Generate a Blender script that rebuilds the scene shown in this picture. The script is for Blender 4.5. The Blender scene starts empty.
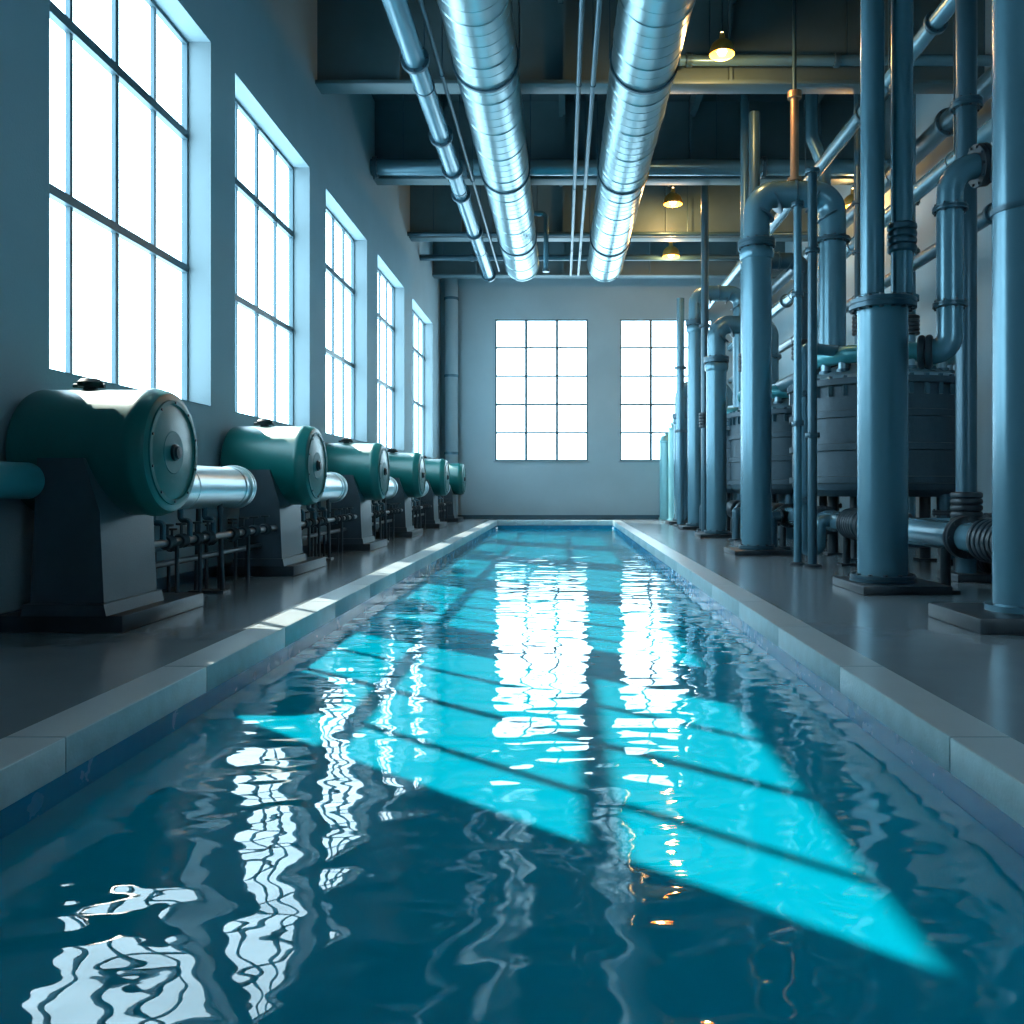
import bpy, bmesh, math, random
from mathutils import Vector, Matrix
random.seed(4)
scene = bpy.context.scene
scene.view_settings.view_transform = 'Standard'
scene.view_settings.look = 'None'
scene.view_settings.exposure = 0.0

# ---------------------------------------------------------------- materials
def new_mat(name):
    m = bpy.data.materials.new(name); m.use_nodes = True
    nt = m.node_tree
    return m, nt, nt.nodes["Principled BSDF"]

def mat(name, col, rough=0.5, metal=0.0, var=0.15, scale=4.0, bump=0.0, bscale=60.0, rvar=0.1, stretch=(1,1,1), coat=0.0):
    m, nt, p = new_mat(name)
    N, L = nt.nodes, nt.links
    tc = N.new("ShaderNodeTexCoord"); mp = N.new("ShaderNodeMapping")
    mp.inputs['Scale'].default_value = stretch
    L.new(tc.outputs['Object'], mp.inputs['Vector'])
    n = N.new("ShaderNodeTexNoise"); n.inputs['Scale'].default_value = scale; n.inputs['Detail'].default_value = 6
    L.new(mp.outputs[0], n.inputs['Vector'])
    r = N.new("ShaderNodeValToRGB")
    r.color_ramp.elements[0].position = 0.3; r.color_ramp.elements[1].position = 0.7
    r.color_ramp.elements[0].color = (*[c*(1-var) for c in col], 1)
    r.color_ramp.elements[1].color = (*[min(1, c*(1+var)) for c in col], 1)
    L.new(n.outputs['Fac'], r.inputs[0]); L.new(r.outputs[0], p.inputs['Base Color'])
    mr = N.new("ShaderNodeMapRange")
    mr.inputs['To Min'].default_value = max(0.02, rough-rvar); mr.inputs['To Max'].default_value = min(1, rough+rvar)
    L.new(n.outputs['Fac'], mr.inputs[0]); L.new(mr.outputs[0], p.inputs['Roughness'])
    p.inputs['Metallic'].default_value = metal
    p.inputs['Coat Weight'].default_value = coat
    if bump > 0:
        n2 = N.new("ShaderNodeTexNoise"); n2.inputs['Scale'].default_value = bscale; n2.inputs['Detail'].default_value = 4
        L.new(mp.outputs[0], n2.inputs['Vector'])
        b = N.new("ShaderNodeBump"); b.inputs['Strength'].default_value = bump; b.inputs['Distance'].default_value = 0.01
        L.new(n2.outputs['Fac'], b.inputs['Height']); L.new(b.outputs[0], p.inputs['Normal'])
    return m

M = {}
M['wall'] = mat('plaster_wall', (0.285,0.395,0.445), 0.75, 0, 0.06, 0.8, 0.35, 45)
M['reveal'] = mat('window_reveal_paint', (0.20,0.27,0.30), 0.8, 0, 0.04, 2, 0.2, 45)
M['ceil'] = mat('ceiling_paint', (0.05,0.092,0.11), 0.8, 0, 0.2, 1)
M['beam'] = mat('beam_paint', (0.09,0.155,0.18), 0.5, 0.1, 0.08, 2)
M['deck'] = mat('polished_concrete', (0.17,0.205,0.23), 0.20, 0, 0.04, 2.5, 0.02, 35, 0.01)
M['coptop'] = mat('coping_top_stone', (0.36,0.41,0.43), 0.30, 0, 0.05, 3, 0.05, 50, 0.02)
M['coping'] = mat('coping_stone', (0.36,0.50,0.54), 0.45, 0, 0.10, 9, 0.2, 50)
M['tile'] = mat('pool_tile', (0.01,0.19,0.34), 0.25, 0, 0.06, 5)
M['frame'] = mat('window_frame_paint', (0.07,0.13,0.16), 0.45, 0.2, 0.1, 3)
M['green'] = mat('green_enamel', (0.001,0.115,0.11), 0.34, 0.0, 0.06, 3, 0.10, 90, 0.02)
M['greenlid'] = mat('green_lid_enamel', (0.003,0.12,0.125), 0.5, 0.0, 0.06, 5, 0.08, 90, 0.02)
M['dark'] = mat('dark_cast_iron', (0.028,0.041,0.052), 0.40, 0.3, 0.15, 6, 0.15, 60, 0.05)
M['ped'] = mat('pedestal_paint', (0.042,0.062,0.078), 0.42, 0.1, 0.12, 5, 0.2, 80, 0.05)
M['black'] = mat('black_rubber', (0.014,0.02,0.025), 0.5)
M['silver'] = mat('brushed_steel', (0.58,0.69,0.73), 0.34, 0.85, 0.03, 2, 0.0, 30, 0.01)
M['galv'] = mat('galvanised_duct', (0.35,0.51,0.56), 0.30, 0.88, 0.03, 3, 0.0, 10, 0.01)
M['pipe'] = mat('blue_grey_pipe', (0.12,0.255,0.325), 0.27, 0.4, 0.02, 1.5, 0.0, 70, 0.0)
M['pipe2'] = mat('dark_blue_pipe', (0.048,0.11,0.148), 0.33, 0.35, 0.03, 3, 0, 60, 0.0)
M['teal'] = mat('teal_pipe', (0.05,0.26,0.30), 0.3, 0.25, 0.03, 3, 0, 60, 0.0)
M['tealtank'] = mat('pale_teal_tank', (0.18,0.43,0.48), 0.32, 0.2, 0.04, 3, 0, 60, 0)
M['tank'] = mat('tank_shell', (0.045,0.08,0.105), 0.5, 0.25, 0.12, 9, 0.5, 35)
M['tankl'] = mat('tank_lid_steel', (0.22,0.34,0.40), 0.35, 0.6, 0.06, 5, 0, 60, 0.03)
M['orange_lit'] = mat('orange_lit_pipe', (0.36,0.22,0.13), 0.4, 0.5, 0.1, 5)  # pipe stretch with orange lamp light put into its base colour
M['brass'] = mat('brass_shade', (0.85,0.52,0.14), 0.3, 0.7, 0.1, 5)
m, nt, p = new_mat('warm_bulb'); p.inputs['Base Color'].default_value=(1,.7,.35,1)
p.inputs['Emission Color'].default_value=(1,.68,.32,1); p.inputs['Emission Strength'].default_value=8
M['bulb'] = m
m, nt, p = new_mat('window_glass')
N, L = nt.nodes, nt.links
N.remove(p)
tr = N.new('ShaderNodeBsdfTransparent'); tr.inputs[0].default_value=(0.97,0.99,1,1)
gl = N.new('ShaderNodeBsdfGlossy'); gl.inputs['Roughness'].default_value=0.02
mx = N.new('ShaderNodeMixShader'); mx.inputs[0].default_value=0.05
L.new(tr.outputs[0], mx.inputs[1]); L.new(gl.outputs[0], mx.inputs[2])
L.new(mx.outputs[0], N['Material Output'].inputs[0])
M['glass'] = m
# water
m, nt, p = new_mat('pool_water')
N, L = nt.nodes, nt.links
p.inputs['Base Color'].default_value=(0.0,0.265,0.385,1)
p.inputs['Roughness'].default_value=0.012
p.inputs['IOR'].default_value=1.42
tc = N.new("ShaderNodeTexCoord")
mp = N.new("ShaderNodeMapping"); mp.inputs['Scale'].default_value=(0.8,1.45,1)
L.new(tc.outputs['Object'], mp.inputs['Vector'])
n1 = N.new("ShaderNodeTexNoise"); n1.inputs['Scale'].default_value=2.2; n1.inputs['Detail'].default_value=0.5; n1.inputs['Distortion'].default_value=0.4
L.new(mp.outputs[0], n1.inputs['Vector'])
n2 = N.new("ShaderNodeTexNoise"); n2.inputs['Scale'].default_value=5.5; n2.inputs['Detail'].default_value=0.3
L.new(mp.outputs[0], n2.inputs['Vector'])
ad = N.new("ShaderNodeMath"); ad.operation='MULTIPLY_ADD'; ad.inputs[1].default_value=0.32
L.new(n2.outputs['Fac'], ad.inputs[0]); L.new(n1.outputs['Fac'], ad.inputs[2])
b = N.new("ShaderNodeBump"); b.inputs['Strength'].default_value=1.0; b.inputs['Distance'].default_value=0.016
L.new(ad.outputs[0], b.inputs['Height']); L.new(b.outputs[0], p.inputs['Normal'])
M['water'] = m

# ---------------------------------------------------------------- builder
class B:
    def __init__(s, name):
        s.name=name; s.bm=bmesh.new(); s.mats=[]
    def mi(s, k):
        if k not in s.mats: s.mats.append(k)
        return s.mats.index(k)
    def box(s, a, b, k, bev=0.0):
        r = bmesh.ops.create_cube(s.bm, size=1)
        vs = r['verts']; c=[(a[i]+b[i])/2 for i in range(3)]; d=[abs(b[i]-a[i]) for i in range(3)]
        for v in vs: v.co = Vector((c[0]+v.co.x*d[0], c[1]+v.co.y*d[1], c[2]+v.co.z*d[2]))
        fs = set(f for v in vs for f in v.link_faces)
        idx=s.mi(k)
        for f in fs: f.material_index=idx
        if bev>0:
            es=list(set(e for v in vs for e in v.link_edges))
            r=bmesh.ops.bevel(s.bm, geom=es, offset=bev, segments=2, affect='EDGES', profile=0.5)
            for f in r['faces']: f.material_index=idx
        return s
    def prism(s, poly, axis, a0, a1, k):
        idx=s.mi(k)
        def P(u,v,a):
            return Vector((u,a,v)) if axis=='y' else (Vector((a,u,v)) if axis=='x' else Vector((u,v,a)))
        r0=[s.bm.verts.new(P(u,v,a0)) for u,v in poly]; r1=[s.bm.verts.new(P(u,v,a1)) for u,v in poly]
        n=len(poly)
        fs=[s.bm.faces.new(r0), s.bm.faces.new(list(reversed(r1)))]
        for i in range(n): fs.append(s.bm.faces.new([r0[(i+1)%n], r0[i], r1[i], r1[(i+1)%n]]))
        for f in fs: f.material_index=idx
        return s
    def lathe(s, o, ax, prof, k, seg=32, cap=True):
        o=Vector(o); ax=Vector(ax).normalized()
        u=ax.orthogonal().normalized(); w=ax.cross(u)
        idx=s.mi(k); rings=[]
        for h,r in prof:
            c=o+ax*h
            rings.append([s.bm.verts.new(c+(u*math.cos(t)+w*math.sin(t))*max(r,1e-4)) for t in [2*math.pi*i/seg for i in range(seg)]])
        for a,b in zip(rings[:-1],rings[1:]):
            for i in range(seg):
                f=s.bm.faces.new([a[i],a[(i+1)%seg],b[(i+1)%seg],b[i]]); f.material_index=idx
        if cap:
            f=s.bm.faces.new(list(reversed(rings[0]))); f.material_index=idx
            f=s.bm.faces.new(rings[-1]); f.material_index=idx
        return s
    def cyl(s, p0, p1, r, k, seg=24):
        p0=Vector(p0); p1=Vector(p1)
        return s.lathe(p0, p1-p0, [(0,r),((p1-p0).length,r)], k, seg)
    def flange(s, p, ax, r, k='pipe2', w=0.05, bolts=10):
        p=Vector(p); ax=Vector(ax).normalized()
        s.lathe(p-ax*w, ax, [(0,r*0.97),(0.006,r),(w-0.006,r),(w-0.004,r*0.96),(w+0.004,r*0.96),(w+0.006,r),(2*w-0.006,r),(2*w,r*0.97)], k, 32)
        u=ax.orthogonal().normalized(); v=ax.cross(u)
        for i in range(bolts):
            t=2*math.pi*i/bolts; c=p+(u*math.cos(t)+v*math.sin(t))*r*0.88
            s.lathe(c-ax*(w+0.02), ax, [(0,r*0.07),(2*w+0.04,r*0.07)], 'dark', 6)
        return s
    def bellows(s, p, ax, r, length, k='pipe2', n=5):
        p=Vector(p); ax=Vector(ax).normalized(); pr=[]
        for i in range(n):
            a=i*length/n; d=length/n
            pr += [(a,r*0.86),(a+d*0.2,r*0.97),(a+d*0.5,r),(a+d*0.8,r*0.97)]
        pr.append((length,r*0.86))
        return s.lathe(p-ax*length/2, ax, pr, k, 28)
    def tube(s, pts, r, k, bend=0.0, seg=20, bs=8):
        pts=[Vector(p) for p in pts]; path=[pts[0]]
        for i in range(1,len(pts)-1):
            a,b_,c=pts[i-1],pts[i],pts[i+1]
            d1=(a-b_).normalized(); d2=(c-b_).normalized()
            ang=d1.angle(d2)
            if bend<=0 or ang>3.1: path.append(b_); continue
            t=min(bend/math.tan(ang/2),(a-b_).length*0.499,(c-b_).length*0.499)
            rad=t*math.tan(ang/2)
            cen=b_+(d1+d2).normalized()*(rad/math.sin(ang/2))
            s1=(b_+d1*t)-cen; s2=(b_+d2*t)-cen
            tot=s1.angle(s2); axis=s1.cross(s2).normalized()
            for j in range(bs+1): path.append(cen+Matrix.Rotation(tot*j/bs,3,axis)@s1)
        path.append(pts[-1])
        q=[path[0]]
        for x in path[1:]:
            if (x-q[-1]).length>1e-4: q.append(x)
        path=q; idx=s.mi(k); rings=[]
        T=(path[1]-path[0]).normalized(); U=T.orthogonal().normalized()
        for i,pp in enumerate(path):
            if i==0: tn=(path[1]-path[0]).normalized()
            elif i==len(path)-1: tn=(path[-1]-path[-2]).normalized()
            else: tn=((path[i+1]-pp).normalized()+(pp-path[i-1]).normalized()).normalized()
            rot=T.rotation_difference(tn); U=rot@U; T=tn
            U=(U-T*U.dot(T)).normalized(); W=T.cross(U)
            rings.append([s.bm.verts.new(pp+(U*math.cos(a)+W*math.sin(a))*r) for a in [2*math.pi*j/seg for j in range(seg)]])
        for a,b_ in zip(rings[:-1],rings[1:]):
            for i in range(seg):
                f=s.bm.faces.new([a[i],a[(i+1)%seg],b_[(i+1)%seg],b_[i]]); f.material_index=idx
        f=s.bm.faces.new(list(reversed(rings[0]))); f.material_index=idx
        f=s.bm.faces.new(rings[-1]); f.material_index=idx
        return s
    def done(s, loc=None):
        bmesh.ops.recalc_face_normals(s.bm, faces=s.bm.faces)
        for f in s.bm.faces: f.smooth=True
        for e in s.bm.edges:
            if len(e.link_faces)==2 and e.calc_face_angle(0)>math.radians(32): e.smooth=False
        me=bpy.data.meshes.new(s.name); s.bm.to_mesh(me); s.bm.free()
        for k in s.mats: me.materials.append(M[k])
        ob=bpy.data.objects.new(s.name, me); scene.collection.objects.link(ob)
        if loc: ob.location=loc
        return ob

def dup(ob, loc):
    o=bpy.data.objects.new(ob.name, ob.data); scene.collection.objects.link(o); o.location=loc; return o

# ---------------------------------------------------------------- room
XL, XR, YB, YF, H = -4.75, 8.2, 33.4, -3.0, 11.0
HT=H-.004
WT=0.4
PL, PR, PY0, PY1, WZ = -2.38, 1.86, -2.4, 31.2, -0.30
wins=[(7.88,11.5),(12.35,16.0),(17.1,20.7),(21.9,25.6),(27.0,31.2)]
wz0,wz1=2.30,7.23
b=B('wall_left')
b.box((XL-WT,YF,0),(XL,YB,wz0),'wall'); b.box((XL-WT,YF,wz1),(XL,YB,H),'wall')
y=YF
for a,c in wins:
    b.box((XL-WT,y,wz0),(XL,a,wz1),'wall'); y=c
b.box((XL-WT,y,wz0),(XL,YB,wz1),'wall'); b.done()
bw=[(-2.63,1.02),(2.28,5.93)]; bz0,bz1=2.26,7.84
def endwall(name,y0,y1,ws):
    b=B(name)
    b.box((XL-WT,y0,0),(XR+WT,y1,bz0),'wall'); b.box((XL-WT,y0,bz1),(XR+WT,y1,H),'wall')
    x=XL-WT
    for a,c in ws:
        b.box((x,y0,bz0),(a,y1,bz1),'wall'); x=c
    b.box((x,y0,bz0),(XR+WT,y1,bz1),'wall'); b.done()
endwall('wall_back',YB,YB+WT,bw)
fill_wins=[(3.9,6.0)]  # unseen opening behind the camera, added to let in fill light
endwall('wall_front',YF-WT,YF,fill_wins)
B('wall_right').box((XR,YF,0),(XR+WT,YB,H),'wall').done()
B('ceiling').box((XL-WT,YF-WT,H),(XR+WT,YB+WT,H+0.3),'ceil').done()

# windows
n=1
def bars(lo,hi,cnt): return [lo+(hi-lo)*i/cnt for i in range(cnt+1)]
for a,c in wins:
    b=B('window_%d'%n); n+=1
    X0,X1=XL-WT+0.03,XL-WT+0.08
    fw=0.05
    b.box((X0,a,wz0),(X1+.02,a+fw,wz1),'frame'); b.box((X0,c-fw,wz0),(X1+.02,c,wz1),'frame')
    b.box((X0,a+fw,wz0),(X1+.01,c-fw,wz0+.04),'frame'); b.box((X0,a+fw,wz1-fw),(X1+.02,c-fw,wz1),'frame')
    for i,yy in enumerate(bars(a,c,4)[1:-1]):
        h=.038 if i==1 else .026
        b.box((X0,yy-h,wz0+.04),(X1,yy+h,wz1-fw),'frame')
    for zz,t in ((4.15,.05),(5.95,.055)):
        b.box((X0-.005,a+fw,zz-t),(X1+.03,c-fw,zz+t),'frame')
    b.box((X0+.015,a+fw/2,wz0+.02),(X0+.021,c-fw/2,wz1-fw/2),'glass')
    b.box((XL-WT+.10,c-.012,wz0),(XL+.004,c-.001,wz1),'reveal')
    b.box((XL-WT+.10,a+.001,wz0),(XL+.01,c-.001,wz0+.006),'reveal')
    b.done()
for ws,Y0,Y1,ys0,ys1 in ((bw,YB+.06,YB+.13,YB-.05,YB+.06),(fill_wins,YF-.13,YF-.06,YF-.06,YF+.05)):
  for a,c in ws:
    b=B('window_%d'%n); n+=1  # the front wall's one is the added, unseen fill opening
    fw=0.06
    b.box((a,Y0,bz0),(a+fw,Y1,bz1),'frame'); b.box((c-fw,Y0,bz0),(c,Y1,bz1),'frame')
    b.box((a+fw,Y0,bz0),(c-fw,Y1,bz0+fw),'frame'); b.box((a+fw,Y0,bz1-fw),(c-fw,Y1,bz1),'frame')
    for i,xx in enumerate(bars(a,c,3)[1:-1]): b.box((xx-.05,Y0,bz0+fw),(xx+.05,Y1,bz1-fw),'frame')
    for zz in bars(bz0,bz1,5)[1:-1]: b.box((a+fw,Y0+.005,zz-.035),(c-fw,Y1+.005,zz+.035),'frame')
    b.box((a+fw/2,Y0+.03,bz0+fw/2),(c-fw/2,Y0+.036,bz1-fw/2),'glass')
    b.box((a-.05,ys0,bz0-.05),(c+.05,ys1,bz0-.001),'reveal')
    b.done()

# floor + pool
CW=0.30
b=B('floor')
b.box((XL-WT,YF-WT,-.25),(PL-CW,YB+WT,0),'deck'); b.box((PR+CW,YF-WT,-.25),(XR+WT,YB+WT,0),'deck')
b.box((PL-CW,PY1+CW,-.25),(PR+CW,YB+WT,0),'deck'); b.box((PL-CW,YF-WT,-.25),(PR+CW,PY0-CW,0),'deck')
b.done()
b=B('swimming_pool_basin')
zb=-1.9; t=.25
b.box((PL-t,PY0-t,zb-.2),(PR+t,PY1+t,zb),'tile')
b.box((PL-t,PY0-t,zb),(PL-.015,PY1+t,-.175),'tile'); b.box((PR+.015,PY0-t,zb),(PR+t,PY1+t,-.175),'tile')
b.box((PL,PY1+.015,zb),(PR,PY1+t,-.175),'tile'); b.box((PL,PY0-t,zb),(PR,PY0-.015,-.175),'tile')
b.done()
b=B('trim_1')   # coping stones
def stones(x0,x1):
    y=PY0
    while y<PY1-.01:
        y2=min(y+1.62,PY1)
        b.box((x0,y+.003,-.17),(x1,y2-.003,.003),'coping',.006)
        b.box((x0+.008,y+.008,0),(x1-.008,y2-.008,.0045),'coptop'); y=y2
stones(PL-CW,PL); stones(PR,PR+CW)
x=PL-CW
while x<PR+CW-.01:
    x2=min(x+1.0,PR+CW)
    b.box((x+.005,PY1,-.17),(x2-.005,PY1+CW,.004),'coping',.006)
    b.box((x+.005,PY0-CW,-.17),(x2-.005,PY0,.004),'coping',.006); x=x2
b.done()
b=B('pool_water')
b.box((PL-.012,PY0-.012,WZ-.02),(PR+.012,PY1+.012,WZ),'water'); b.done()

B('baseboard_left').box((XL,YF,0),(XL+.03,YB,.14),'pipe2').done()
B('baseboard_back').box((XL,YB-.03,0),(XR,YB,.14),'pipe2').done()

# ---------------------------------------------------------------- ceiling beams
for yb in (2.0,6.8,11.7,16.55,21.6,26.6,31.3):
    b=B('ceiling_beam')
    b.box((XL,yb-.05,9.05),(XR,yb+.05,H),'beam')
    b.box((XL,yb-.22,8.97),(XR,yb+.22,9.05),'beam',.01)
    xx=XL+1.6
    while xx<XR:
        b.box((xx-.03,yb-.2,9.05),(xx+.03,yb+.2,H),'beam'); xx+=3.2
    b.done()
for xb in (-3.1,0.0,3.3,6.2):
    B('ceiling_joist').box((xb-.08,YF,10.6),(xb+.08,YB,H),'beam').done()

# ducts
def duct(xc,zc,r,y0,y1):
    b=B('ventilation_duct')
    prof=[(0,r*.2),(0,r)]
    y=0.0; Lg=y1-y0
    while y<Lg-.01:
        d=min(1.25,Lg-y)
        prof+=[(y+.02,r),(y+.03,r+.014),(y+.06,r+.014),(y+.07,r)]
        yy=y+.31
        while yy<y+d-.1:
            prof+=[(yy,r),(yy+.005,r+.004),(yy+.015,r+.004),(yy+.02,r)]; yy+=.31
        y+=d
    prof+=[(Lg-.06,r),(Lg-.05,r+.025),(Lg,r+.025),(Lg,r*.2)]
    b.lathe((xc,y0,zc),(0,1,0),prof,'galv',64)
    for y in (4.5,9.2,14.1,19.0,24.1):
        b.lathe((xc,y-.03,zc),(0,1,0),[(0,r+.02),(0,r+.035),(.06,r+.035),(.06,r+.02)],'pipe2',40)
        for sx in (-1,1):
            b.cyl((xc+sx*(r+.03),y,zc),(xc+sx*(r+.03),y,HT),.015,'pipe2',8)
    b.done()
duct(-1.27,8.32,.53,-2.9,27.0)
duct(1.37,8.32,.55,-2.9,27.0)

def hung_pipe(name,x,z,r,y0,y1,k,flys=(),hang=(4.4,9.3,14.3,19.2,24.2),end=None):
    b=B(name)
    pts=[(x,y0,z),(x,y1,z)]
    if end: pts.append(end)
    b.tube(pts,r,k,bend=r*2.2)
    for y in flys: b.flange((x,y,z),(0,1,0),r*1.35,'pipe2',.04,8)
    for y in hang:
        if y0<y<y1:
            b.cyl((x,y,z),(x,y,HT),.014,'pipe2',8)
            b.lathe((x,y-.02,z),(0,1,0),[(0,r+.012),(.04,r+.012)],'pipe2',20)
    b.done()
hung_pipe('ceiling_pipe',-2.32,7.96,.17,-2.9,27.2,'pipe',(8,11.2,13.4,16.3,18.0,19.5,22.4,26.9))
hung_pipe('conduit_pipe',-2.02,8.15,.035,-2.9,27.2,'pipe2')
hung_pipe('conduit_pipe',.28,7.98,.04,-2.9,27.0,'pipe2')
hung_pipe('conduit_pipe',.52,7.98,.04,-2.9,27.0,'pipe2')
hung_pipe('ceiling_pipe',5.5,8.05,.13,-2.9,33.3,'pipe',(9.5,12.5,15.5,20,25))
hung_pipe('ceiling_pipe',6.6,6.7,.15,-2.9,33.3,'pipe',(9.5,13.5,16.5,21,25))
hung_pipe('ceiling_pipe',7.5,8.3,.2,-2.9,33.3,'pipe2',(9.5,13.5,16.5,21,25))

def cross(y,z,r,x0,x1,k,fl=()):
    b=B('cross_pipe')
    b.cyl((x0+.01,y,z),(x1-.01,y,z),r,k,24)
    for x in fl: b.flange((x,y,z),(1,0,0),r*1.3,'pipe2',.05,10)
    xx=x0+.8
    while xx<x1:
        b.cyl((xx,y,z+r*.5),(xx,y,HT),.014,'pipe2',8); xx+=2.6
    b.done()
cross(21.15,9.18,.2,XL,XR,'pipe',(XL+.12,-2.4,1.0,4.6,5.0))
cross(16.1,9.3,.1,2.0,XR,'pipe',(2.4,5.2))
cross(26.1,9.0,.07,XL,XR,'pipe2',())
cross(28.4,8.9,.1,XL,XR,'pipe2',(-3,2))
b=B('vent_pipe'); b.tube([(-1.0,24,8.95),(-.45,24,8.95),(-.45,24,7.35)],.07,'pipe',.15); b.lathe((-.45,24,7.3),(0,0,1),[(0,.1),(.08,.1)],'pipe2',16)
b.cyl((-.98,24,8.9),(-.98,24,HT),.02,'pipe2',8); b.done()
b=B('branch_pipe'); b.tube([(6.05,19.6,5.6),(6.05,19.6,8.6),(5.75,19.6,9.3),(5.75,19.6,HT)],.15,'pipe',.35); b.flange((6.05,19.6,7.6),(0,0,1),.21,'pipe2')
b.tube([(6.05,19.6,5.7),(6.05,19.6,5.3),(6.05,20.0,5.0),(6.05,20.0,3.05)],.15,'pipe',.2); b.done()

# pendant lamps
def lamp(px,py,y,r,w):
    x=(px-562)*y/850; z=1.2+(488-py)*y/850
    b=B('pendant_lamp')
    b.lathe((x,y,z-r*.8),(0,0,1),[(.012,r*.97),(0,r),(.012,r*1.02),(r*.5,r*.97),(r*.85,r*.82),(r*1.1,r*.55),(r*1.25,r*.25),(r*1.7,r*.2),(r*1.75,.03)],'brass',32,cap=False)
    b.cyl((x,y,z+r*.9),(x,y,HT),.018,'pipe2',8)
    b.lathe((x,y,z-r*.85),(0,0,1),[(0,.02),(r*.1,r*.3),(r*.3,r*.42),(r*.5,r*.35),(r*.7,r*.15),(r*1.9,r*.1)],'bulb',20)
    b.done()
    ld=bpy.data.lights.new('pendant_bulb','POINT'); ld.energy=w; ld.color=(1,.55,.2); ld.shadow_soft_size=.08
    lo=bpy.data.objects.new('pendant_bulb_light',ld); lo.location=(x,y,z-r*1.2); scene.collection.objects.link(lo)
lamp(722,45,15.2,.22,180); lamp(853,199,22.4,.27,300); lamp(673,197,25.0,.27,260); lamp(671,250,28.0,.28,260)

# ---------------------------------------------------------------- left machines
def valve(b,x,y,z):
    b.lathe((x,y-.06,z),(0,1,0),[(0,.06),(.02,.075),(.05,.04),(.07,.04),(.1,.075),(.12,.06)],'dark',14)
    b.cyl((x,y,z),(x,y,z+.17),.014,'dark',8)
    b.lathe((x,y,z+.16),(0,0,1),[(0,.055),(.022,.055)],'black',14)
def machine(outlet=True):
    b=B('drum_filter_machine')
    X1=-3.5; X0=-4.68; r=.56; z=1.52
    b.lathe((X0,0,z),(1,0,0),[(0,r-.05),(.02,r-.015),(.05,r),(.98,r),(1.0,r+.012),(1.06,r+.012),(1.08,r+.0),(1.13,r-.01),(1.165,r-.03),(1.18,r-.06)],'green',64)
    b.lathe((X1,0,z),(1,0,0),[(-.01,r-.085),(.012,r-.09),(.014,r-.10),(.014,r-.13),(-.004,r-.135),(-.004,.2),(.004,.19),(.006,.1),(.006,.0)],'greenlid',64,cap=False)
    b.lathe((X1,0,z),(1,0,0),[(0,.075),(.03,.075),(.035,.06),(.055,.055),(.06,.0)],'dark',24)
    for i in range(10):
        t=2*math.pi*i/10+.3; c=(X1+.005,math.cos(t)*(r-.115),z+math.sin(t)*(r-.115))
        b.lathe(c,(1,0,0),[(0,.012),(.018,.012)],'dark',6)
    b.lathe((-4.25,0,z+r-.02),(0,0,1),[(0,.06),(.05,.06),(.05,.1),(.09,.11),(.12,.08),(.13,.03)],'black',20)
    b.cyl((-4.40,0,z+r+.04),(-4.12,0,z+r+.04),.02,'black',8)
    b.prism([(-4.42,.14),(-3.80,.14),(-3.84,1.0),(-3.98,1.45),(-4.36,1.45)],'y',-.6,.32,'ped')
    b.prism([(-4.47,.14),(-3.76,.14),(-3.78,.24),(-4.45,.24)],'y',-.65,.37,'ped')
    b.box((-4.70,-.62,0),(-3.64,.98,.14),'dark',.015)
    if not outlet: return b
    zx,zz=-4.05,1.21; R=.24
    b.lathe((zx,.3,zz),(0,1,0),[(0,R),(1.0,R),(1.005,R+.006),(1.03,R+.006),(1.035,R),(2.3,R),(2.31,R+.012),(2.36,R+.012),(2.365,R),(2.44,R),(2.445,R+.03),(2.50,R+.03),(2.505,R+.012),(2.52,R+.012),(2.525,R+.03),(2.58,R+.025),(2.6,R-.03),(2.62,.06)],'silver',56)
    for sx in (-.15,.15): b.cyl((zx+sx,2.1,0),(zx+sx*.8,2.1,zz-R*.6),.028,'dark',10)
    b.box((zx-.2,2.0,0),(zx+.2,2.2,.03),'dark')
    b.cyl((-3.9,.3,.66),(-3.9,3.88,.66),.04,'dark',12)
    b.cyl((-4.25,.3,.58),(-4.25,3.88,.58),.05,'pipe2',12)
    b.cyl((-4.1,.3,.42),(-4.1,3.88,.42),.035,'dark',12)
    for yy in (.75,1.05,1.4,1.7,2.4,2.75,3.1,3.5): valve(b,-3.9,yy,.66)
    for yy in (.9,1.6,2.6,3.3): valve(b,-4.25,yy,.58)
    for yy in (.95,1.5,2.9): b.cyl((-3.9,yy,.0),(-3.9,yy,.66),.022,'dark',10)
    for yy in (1.2,2.5,3.4): b.cyl((-4.25,yy,.0),(-4.25,yy,.58),.022,'dark',10); b.cyl((-4.1,yy,.0),(-4.1,yy,.42),.018,'dark',10)
    for yy in (.65,1.25,1.85): b.tube([(-3.9,yy,.66),(-3.9,yy,.86),(-4.0,yy,.86),(-4.0,yy,1.02)],.03,'pipe2',.04,10)
    return b
ys=[7.66,12.15,16.75,21.3,25.9,30.4]
ob=machine().done((0,ys[0],0))
for y in ys[1:-1]: dup(ob,(0,y,0))
machine(False).done((0,ys[-1],0))
b=B('inlet_pipe')
b.cyl((-4.42,-2.9,1.26),(-4.42,7.02,1.26),.15,'teal',28)
b.flange((-4.42,6.0,1.26),(0,1,0),.2,'teal'); b.flange((-4.42,3.0,1.26),(0,1,0),.2,'teal')
for y in (-1,2,5): b.cyl((-4.42,y,0),(-4.42,y,1.2),.04,'dark',12)
b.done()
b=B('corner_downpipe'); b.cyl((-4.3,33.05,0),(-4.3,33.05,HT),.25,'wall',28)
for z in (2.5,5.5,8.5): b.lathe((-4.3,33.05,z),(0,0,1),[(0,.28),(.1,.28)],'pipe',28)
b.done()

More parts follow.
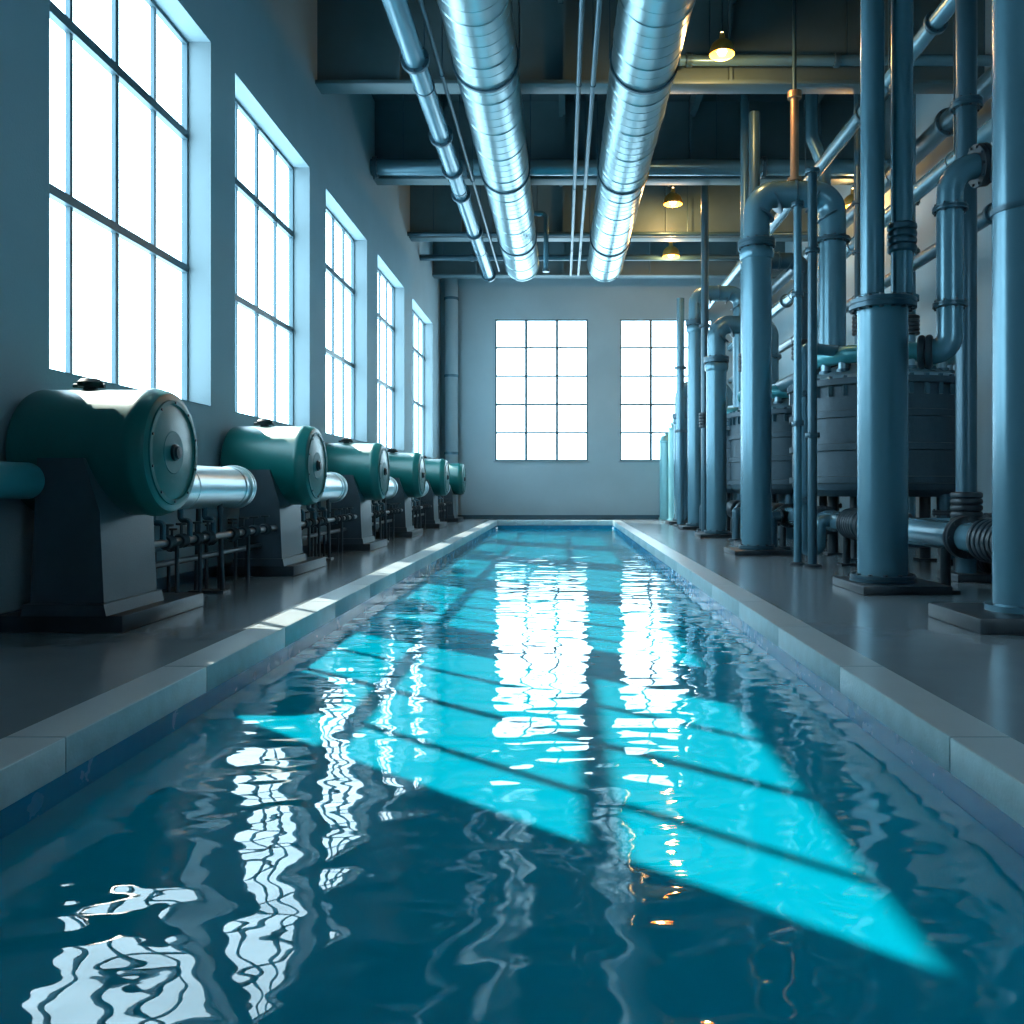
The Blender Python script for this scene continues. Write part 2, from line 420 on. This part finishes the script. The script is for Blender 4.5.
# ---------------------------------------------------------------- right side pipework
def slab(b,x,y,hw,hd,t=.1): b.box((x-hw,y-hd,0),(x+hw,y+hd,t),'dark',.012)
b=B('riser_column'); x,y=3.79,10.05
slab(b,x+.08,y,.5,.55)
b.flange((x,y,.14),(0,0,1),.37,'pipe2',.04,12)
b.lathe((x,y,.1),(0,0,1),[(0,.3),(.1,.285),(3.15,.285),(3.2,.30)],'pipe',48)
b.flange((x,y,3.36),(0,0,1),.38,'pipe2',.06,16)
b.cyl((3.67,y,3.38),(3.67,y,HT),.135,'pipe',28)
b.cyl((4.02,y,3.38),(4.02,y,HT),.125,'pipe',28)
b.bellows((4.02,y,4.15),(0,0,1),.17,.34,'pipe2',4); b.flange((3.67,y,7.2),(0,0,1),.19,'pipe2',.03,8)
b.lathe((4.02,y,3.4),(0,0,1),[(0,.19),(.06,.19),(.08,.15)],'pipe',24); b.lathe((3.67,y,3.4),(0,0,1),[(0,.19),(.06,.19),(.08,.15)],'pipe',24)
b.done()
b=B('support_column'); x,y=4.03,7.45
slab(b,x+.05,y,.66,.5,.13)
b.lathe((x,y,.13),(0,0,1),[(0,.30),(.05,.30),(.06,.235),(HT-.13,.235)],'pipe',48)
b.lathe((x,y,3.6),(0,0,1),[(0,.25),(.05,.25)],'pipe2',48)
b.done()
b=B('drain_riser'); x,y=5.28,11.1
b.cyl((x,y,0),(x,y,HT),.13,'pipe2',28); b.bellows((x,y,.9),(0,0,1),.2,.5,'dark',6); b.flange((x,y,6.2),(0,0,1),.2,'pipe2')
slab(b,x,y,.25,.3); b.done()
b=B('drain_riser'); x,y=5.0,9.2
b.cyl((x,y,0),(x,y,HT),.12,'pipe2',28); b.bellows((x,y,5.6),(0,0,1),.2,.9,'dark',8); slab(b,x,y,.2,.3); b.done()
b=B('elbow_pipe')
b.tube([(8.18,9.75,5.9),(5.8,9.75,5.9),(5.35,9.75,4.98),(4.45,9.75,4.85),(4.45,9.75,2.78),(4.15,9.9,2.78)],.145,'pipe',.32,24,12)
b.flange((4.80,9.75,4.90),(1,0,.14),.24,'dark',.06,10); b.flange((5.1,9.75,4.94),(1,0,.14),.2,'pipe2',.04,10)
b.flange((4.45,9.75,3.3),(0,0,1),.19,'pipe2',.03,8); b.flange((4.45,9.75,4.4),(0,0,1),.19,'pipe2',.03,8)
b.bellows((4.22,9.87,2.78),(-1,.5,0),.2,.16,'dark',2)
b.done()

def neck(x,y,r,zt,span,zend,k='pipe',up=None):
    b=B('gooseneck_pipe')
    slab(b,x,y,r*2.1,r*2.1,.09)
    b.flange((x,y,.13),(0,0,1),r*1.35,'pipe2',.035,10)
    R=span/2; zc=zt-R
    b.cyl((x,y,.09),(x,y,zc-.25),r*1.12,k,36)
    b.flange((x,y,zc-.22),(0,0,1),r*1.4,'pipe2',.07,12)
    b.lathe((x,y,zc-.5),(0,0,1),[(0,r*1.2),(.05,r*1.3),(.16,r*1.3),(.2,r*1.2)],k,32)
    b.tube([(x,y,zc-.25),(x,y,zt),(x+R,y,zt),(x+span,y,zt),(x+span,y,zend)],r,k,R*.98,28,14)
    for t in (.5,1.0,1.57,2.1,2.7):
        c=(x+R-R*math.cos(t),y,zc+R*math.sin(t))
        b.lathe(Vector(c)-Vector((math.sin(t),0,math.cos(t)))*.02,(math.sin(t),0,math.cos(t)),[(0,r+.004),(.006,r+.02),(.034,r+.02),(.04,r+.004)],'pipe2',28)
    b.flange((x+span,y,zc-.15),(0,0,1),r*1.3,'pipe2',.04,10)
    b.bellows((x+span,y,zend+.35),(0,0,1),r*1.35,.4,'dark',4)
    if up:
        b.cyl((x+R,y,zt),(x+R,y,8.4),up,'orange_lit',16)
        b.lathe((x+R,y,zt+r),(0,0,1),[(0,up*1.7),(.06,up*1.7)],'orange_lit',16); b.lathe((x+R,y,8.3),(0,0,1),[(0,up*1.7),(.12,up*1.7)],'orange_lit',16)
        b.cyl((x+R,y,8.4),(x+R,y,HT),up*.5,'pipe2',12)
    b.done()
neck(3.55,15.5,.24,6.55,1.38,3.0,'pipe',.075)
neck(3.98,17.6,.17,5.9,1.0,3.7,'pipe2')
neck(3.78,20.8,.22,5.2,1.3,3.0)
neck(3.93,24.9,.22,6.9,1.3,3.0)
neck(4.05,28.7,.24,4.6,1.5,3.0,'pipe')
b=B('feed_pipe'); b.tube([(4.98,17.6,3.72),(4.98,17.6,3.5),(5.0,18.9,3.5),(5.0,19.5,3.5),(5.0,19.5,3.0)],.16,'pipe2',.2); b.done()

def tank(y,x=5.35,R=1.42):
    b=B('process_tank')
    prof=[(0,.3),(.01,R-.2),(.12,R-.03),(.2,R)]
    z=.2
    for i in range(3):
        prof+=[(z+.02,R),(z+.03,R+.05),(z+.13,R+.05),(z+.14,R),(z+.5,R)]; z+=.53
    prof+=[(z,R),(z+.02,R+.09),(z+.12,R+.09),(z+.14,R-.1)]
    b.lathe((x,y,1.05),(0,0,1),prof,'tank',72)
    zt=1.05+z+.14
    b.lathe((x,y,zt-.02),(0,0,1),[(0,R-.08),(.08,R-.12),(.25,R-.45),(.38,.6),(.42,.35),(.6,.35),(.6,.45),(.7,.45),(.7,.1)],'tankl',64)
    for i in range(36):
        t=2*math.pi*i/36
        b.box((x+math.cos(t)*(R+.02)-.03,y+math.sin(t)*(R+.02)-.03,zt-.3),(x+math.cos(t)*(R+.02)+.03,y+math.sin(t)*(R+.02)+.03,zt+.02),'pipe2')
    rr=1.12; zh=zt+.40; tr=.15
    idx=b.mi('teal'); rings=[]
    for i in range(64):
        t=2*math.pi*i/64; c=Vector((x+math.cos(t)*rr,y+math.sin(t)*rr,zh)); u=Vector((math.cos(t),math.sin(t),0)); w=Vector((0,0,1))
        rings.append([b.bm.verts.new(c+(u*math.cos(a)+w*math.sin(a))*tr) for a in [2*math.pi*j/16 for j in range(16)]])
    for i in range(64):
        A,C=rings[i],rings[(i+1)%64]
        for j in range(16):
            f=b.bm.faces.new([A[j],A[(j+1)%16],C[(j+1)%16],C[j]]); f.material_index=idx
    for i in range(20):
        t=2*math.pi*i/20+.1; c=(x+math.cos(t)*rr,y+math.sin(t)*rr)
        b.cyl((c[0],c[1],zt-.02),(c[0],c[1],zh),.08,'tankl',14)
        b.lathe((c[0],c[1],zt+.12),(0,0,1),[(0,.11),(.05,.11)],'pipe2',14)
    for i in range(4):
        t=2*math.pi*i/4+math.pi/4; c=(x+math.cos(t)*.82,y+math.sin(t)*.82)
        b.cyl((c[0],c[1],0),(c[0],c[1],1.2),.09,'dark',16); b.box((c[0]-.14,c[1]-.14,0),(c[0]+.14,c[1]+.14,.04),'dark')
    b.cyl((x,y,.0),(x,y,1.1),.3,'pipe2',24)
    b.tube([(x-.3,y-1.0,1.1),(x-.3,y-1.0,.35),(x+.7,y-1.0,.35),(x+.7,y-1.0,1.1)],.11,'pipe2',.25,16)
    b.flange((x-.3,y-1.0,.8),(0,0,1),.17,'dark',.04,8); b.flange((x+.7,y-1.0,.8),(0,0,1),.17,'dark',.04,8)
    b.done()
for x,y in ((5.45,14.7),(5.45,20.2),(5.45,25.6),(5.95,29.7)): tank(y,x)
def riser(x,y,r,k,z1=HT,bel=(),fl=()):
    b=B('riser_pipe'); b.cyl((x,y,0),(x,y,z1),r,k,20)
    b.lathe((x,y,0),(0,0,1),[(0,r*2),(.03,r*2),(.05,r*1.2)],'dark',20)
    for z in bel: b.bellows((x,y,z),(0,0,1),r*1.6,.4,'dark',5)
    for z in fl: b.flange((x,y,z),(0,0,1),r*1.6,'pipe2',.03,8)
    b.done()
riser(3.66,13.2,.06,'pipe',5.6,(),(2.2,4.2,5.6)); riser(3.80,12.9,.07,'pipe2',6.0,(),(2.0,4.8,6.0))
riser(3.85,17.0,.11,'pipe2',8.7,(3.6,),(1.5,6.0)); riser(4.08,19.0,.09,'pipe',HT,(4,),(6.5,))
riser(3.8,22.6,.1,'pipe2',HT,(3,),(5.5,)); riser(3.75,26.9,.12,'pipe',7.2,(),(3,5)); riser(7.1,12.6,.16,'pipe',HT,(4,),(3,6.5))
riser(7.05,17.3,.14,'pipe',HT,(4.5,),(6,7)); riser(6.03,17.3,.08,'pipe2',HT,(4.5,),(6,7)); riser(4.85,12.3,.07,'pipe',HT,(),(3.2,7))
b=B('u_trap_pipe')
b.tube([(3.86,13.6,3.3),(3.86,13.6,.2),(4.12,13.6,.2),(4.12,13.6,.68),(4.3,13.6,.68)],.1,'pipe',.12,20)
b.tube([(3.86,13.6,3.2),(3.86,13.6,3.45),(4.7,14.1,3.45),(4.7,14.1,2.95)],.09,'pipe',.2,16)
b.flange((3.86,13.6,1.0),(0,0,1),.15,'pipe2',.04,8); b.flange((3.86,13.6,2.7),(0,0,1),.15,'pipe2',.03,8); b.done()
b=B('manifold_pipe')
b.cyl((4.42,7.8,.66),(4.42,27.6,.66),.165,'pipe',32)
for y in (9.3,11.2,12.2,14.3,15.2,16.6,18.4,20.5,23,26): b.flange((4.42,y,.66),(0,1,0),.235,'dark',.06,8)
for y in (8.5,12.7,14.75,17.5,21.5): b.bellows((4.42,y,.66),(0,1,0),.235,.7,'dark',7)
for y in (9.8,13.2,17,22,27): b.cyl((4.42,y,0),(4.42,y,.6),.06,'dark',12); b.box((4.30,y-.12,0),(4.54,y+.12,.03),'dark')
for y in (16.1,19.4,24.0):
    b.tube([(4.42,y,.66),(4.0,y,.66),(3.98,y,.66),(3.98,y,.05)],.1,'pipe2',.12,16); b.lathe((3.98,y,0),(0,0,1),[(0,.17),(.05,.17)],'dark',20)
    b.flange((4.16,y,.66),(1,0,0),.15,'dark',.03,8)
for y,x1 in ((8.9,8.1),(11.75,8.1)):
    b.cyl((4.42,y,.66),(x1,y,.66),.13,'pipe',24)
    for x in (4.75,5.9,6.1,7.2): b.flange((x,y,.66),(1,0,0),.2,'dark',.05,8)
    b.bellows((6.6,y,.66),(1,0,0),.19,.6,'dark',6)
    b.cyl((7.6,y,0),(7.6,y,.6),.05,'dark',12)
b.done()
b=B('manifold_pipe')
b.cyl((5.72,7.4,.28),(5.72,12.6,.28),.15,'pipe',28)
for y in (8.0,10.2,10.6,12.4): b.flange((5.72,y,.28),(0,1,0),.22,'dark',.05,8)
b.bellows((5.72,11.3,.28),(0,1,0),.22,.7,'dark',7)
for y in (9.3,12): b.box((5.57,y-.1,0),(5.87,y+.1,.2),'dark')
b.done()
for (x,y,r,h) in ((3.98,32.2,.28,3.2),(4.15,30.7,.30,3.6)):
    b=B('filter_vessel')
    b.lathe((x,y,0),(0,0,1),[(0,r*1.15),(.08,r*1.15),(.09,r),(h-.3,r),(h-.28,r*1.06),(h-.22,r*1.06),(h-.2,r),(h-.1,r*.93),(h-.02,r*.7),(h,r*.3),(h+.08,r*.25)],'tealtank',36); b.done()
hung_pipe('ceiling_pipe',6.6,5.4,.12,12,33.3,'pipe2',(13,18,22),(14,19,24))

# ---------------------------------------------------------------- lighting
w=bpy.data.worlds.new('sky'); scene.world=w; w.use_nodes=True
bg=w.node_tree.nodes['Background']; bg.inputs[0].default_value=(0.60,0.86,1.0,1); bg.inputs[1].default_value=9.2
sd=bpy.data.lights.new('sun','SUN'); sd.energy=13; sd.angle=math.radians(.53); sd.color=(1,.96,.82)
so=bpy.data.objects.new('sun',sd); scene.collection.objects.link(so)
so.rotation_euler=Vector((1,-.885,-1.188)).to_track_quat('-Z','Y').to_euler(); so.location=(-12,25,15)

cam=bpy.data.cameras.new('camera'); co=bpy.data.objects.new('camera',cam); scene.collection.objects.link(co)
cam.sensor_width=36; cam.lens=36*850/1024; cam.shift_x=-50/1024; cam.shift_y=-24/1024
co.location=(0,0,1.2); co.rotation_euler=(math.radians(90),0,0); cam.clip_end=200
scene.camera=co
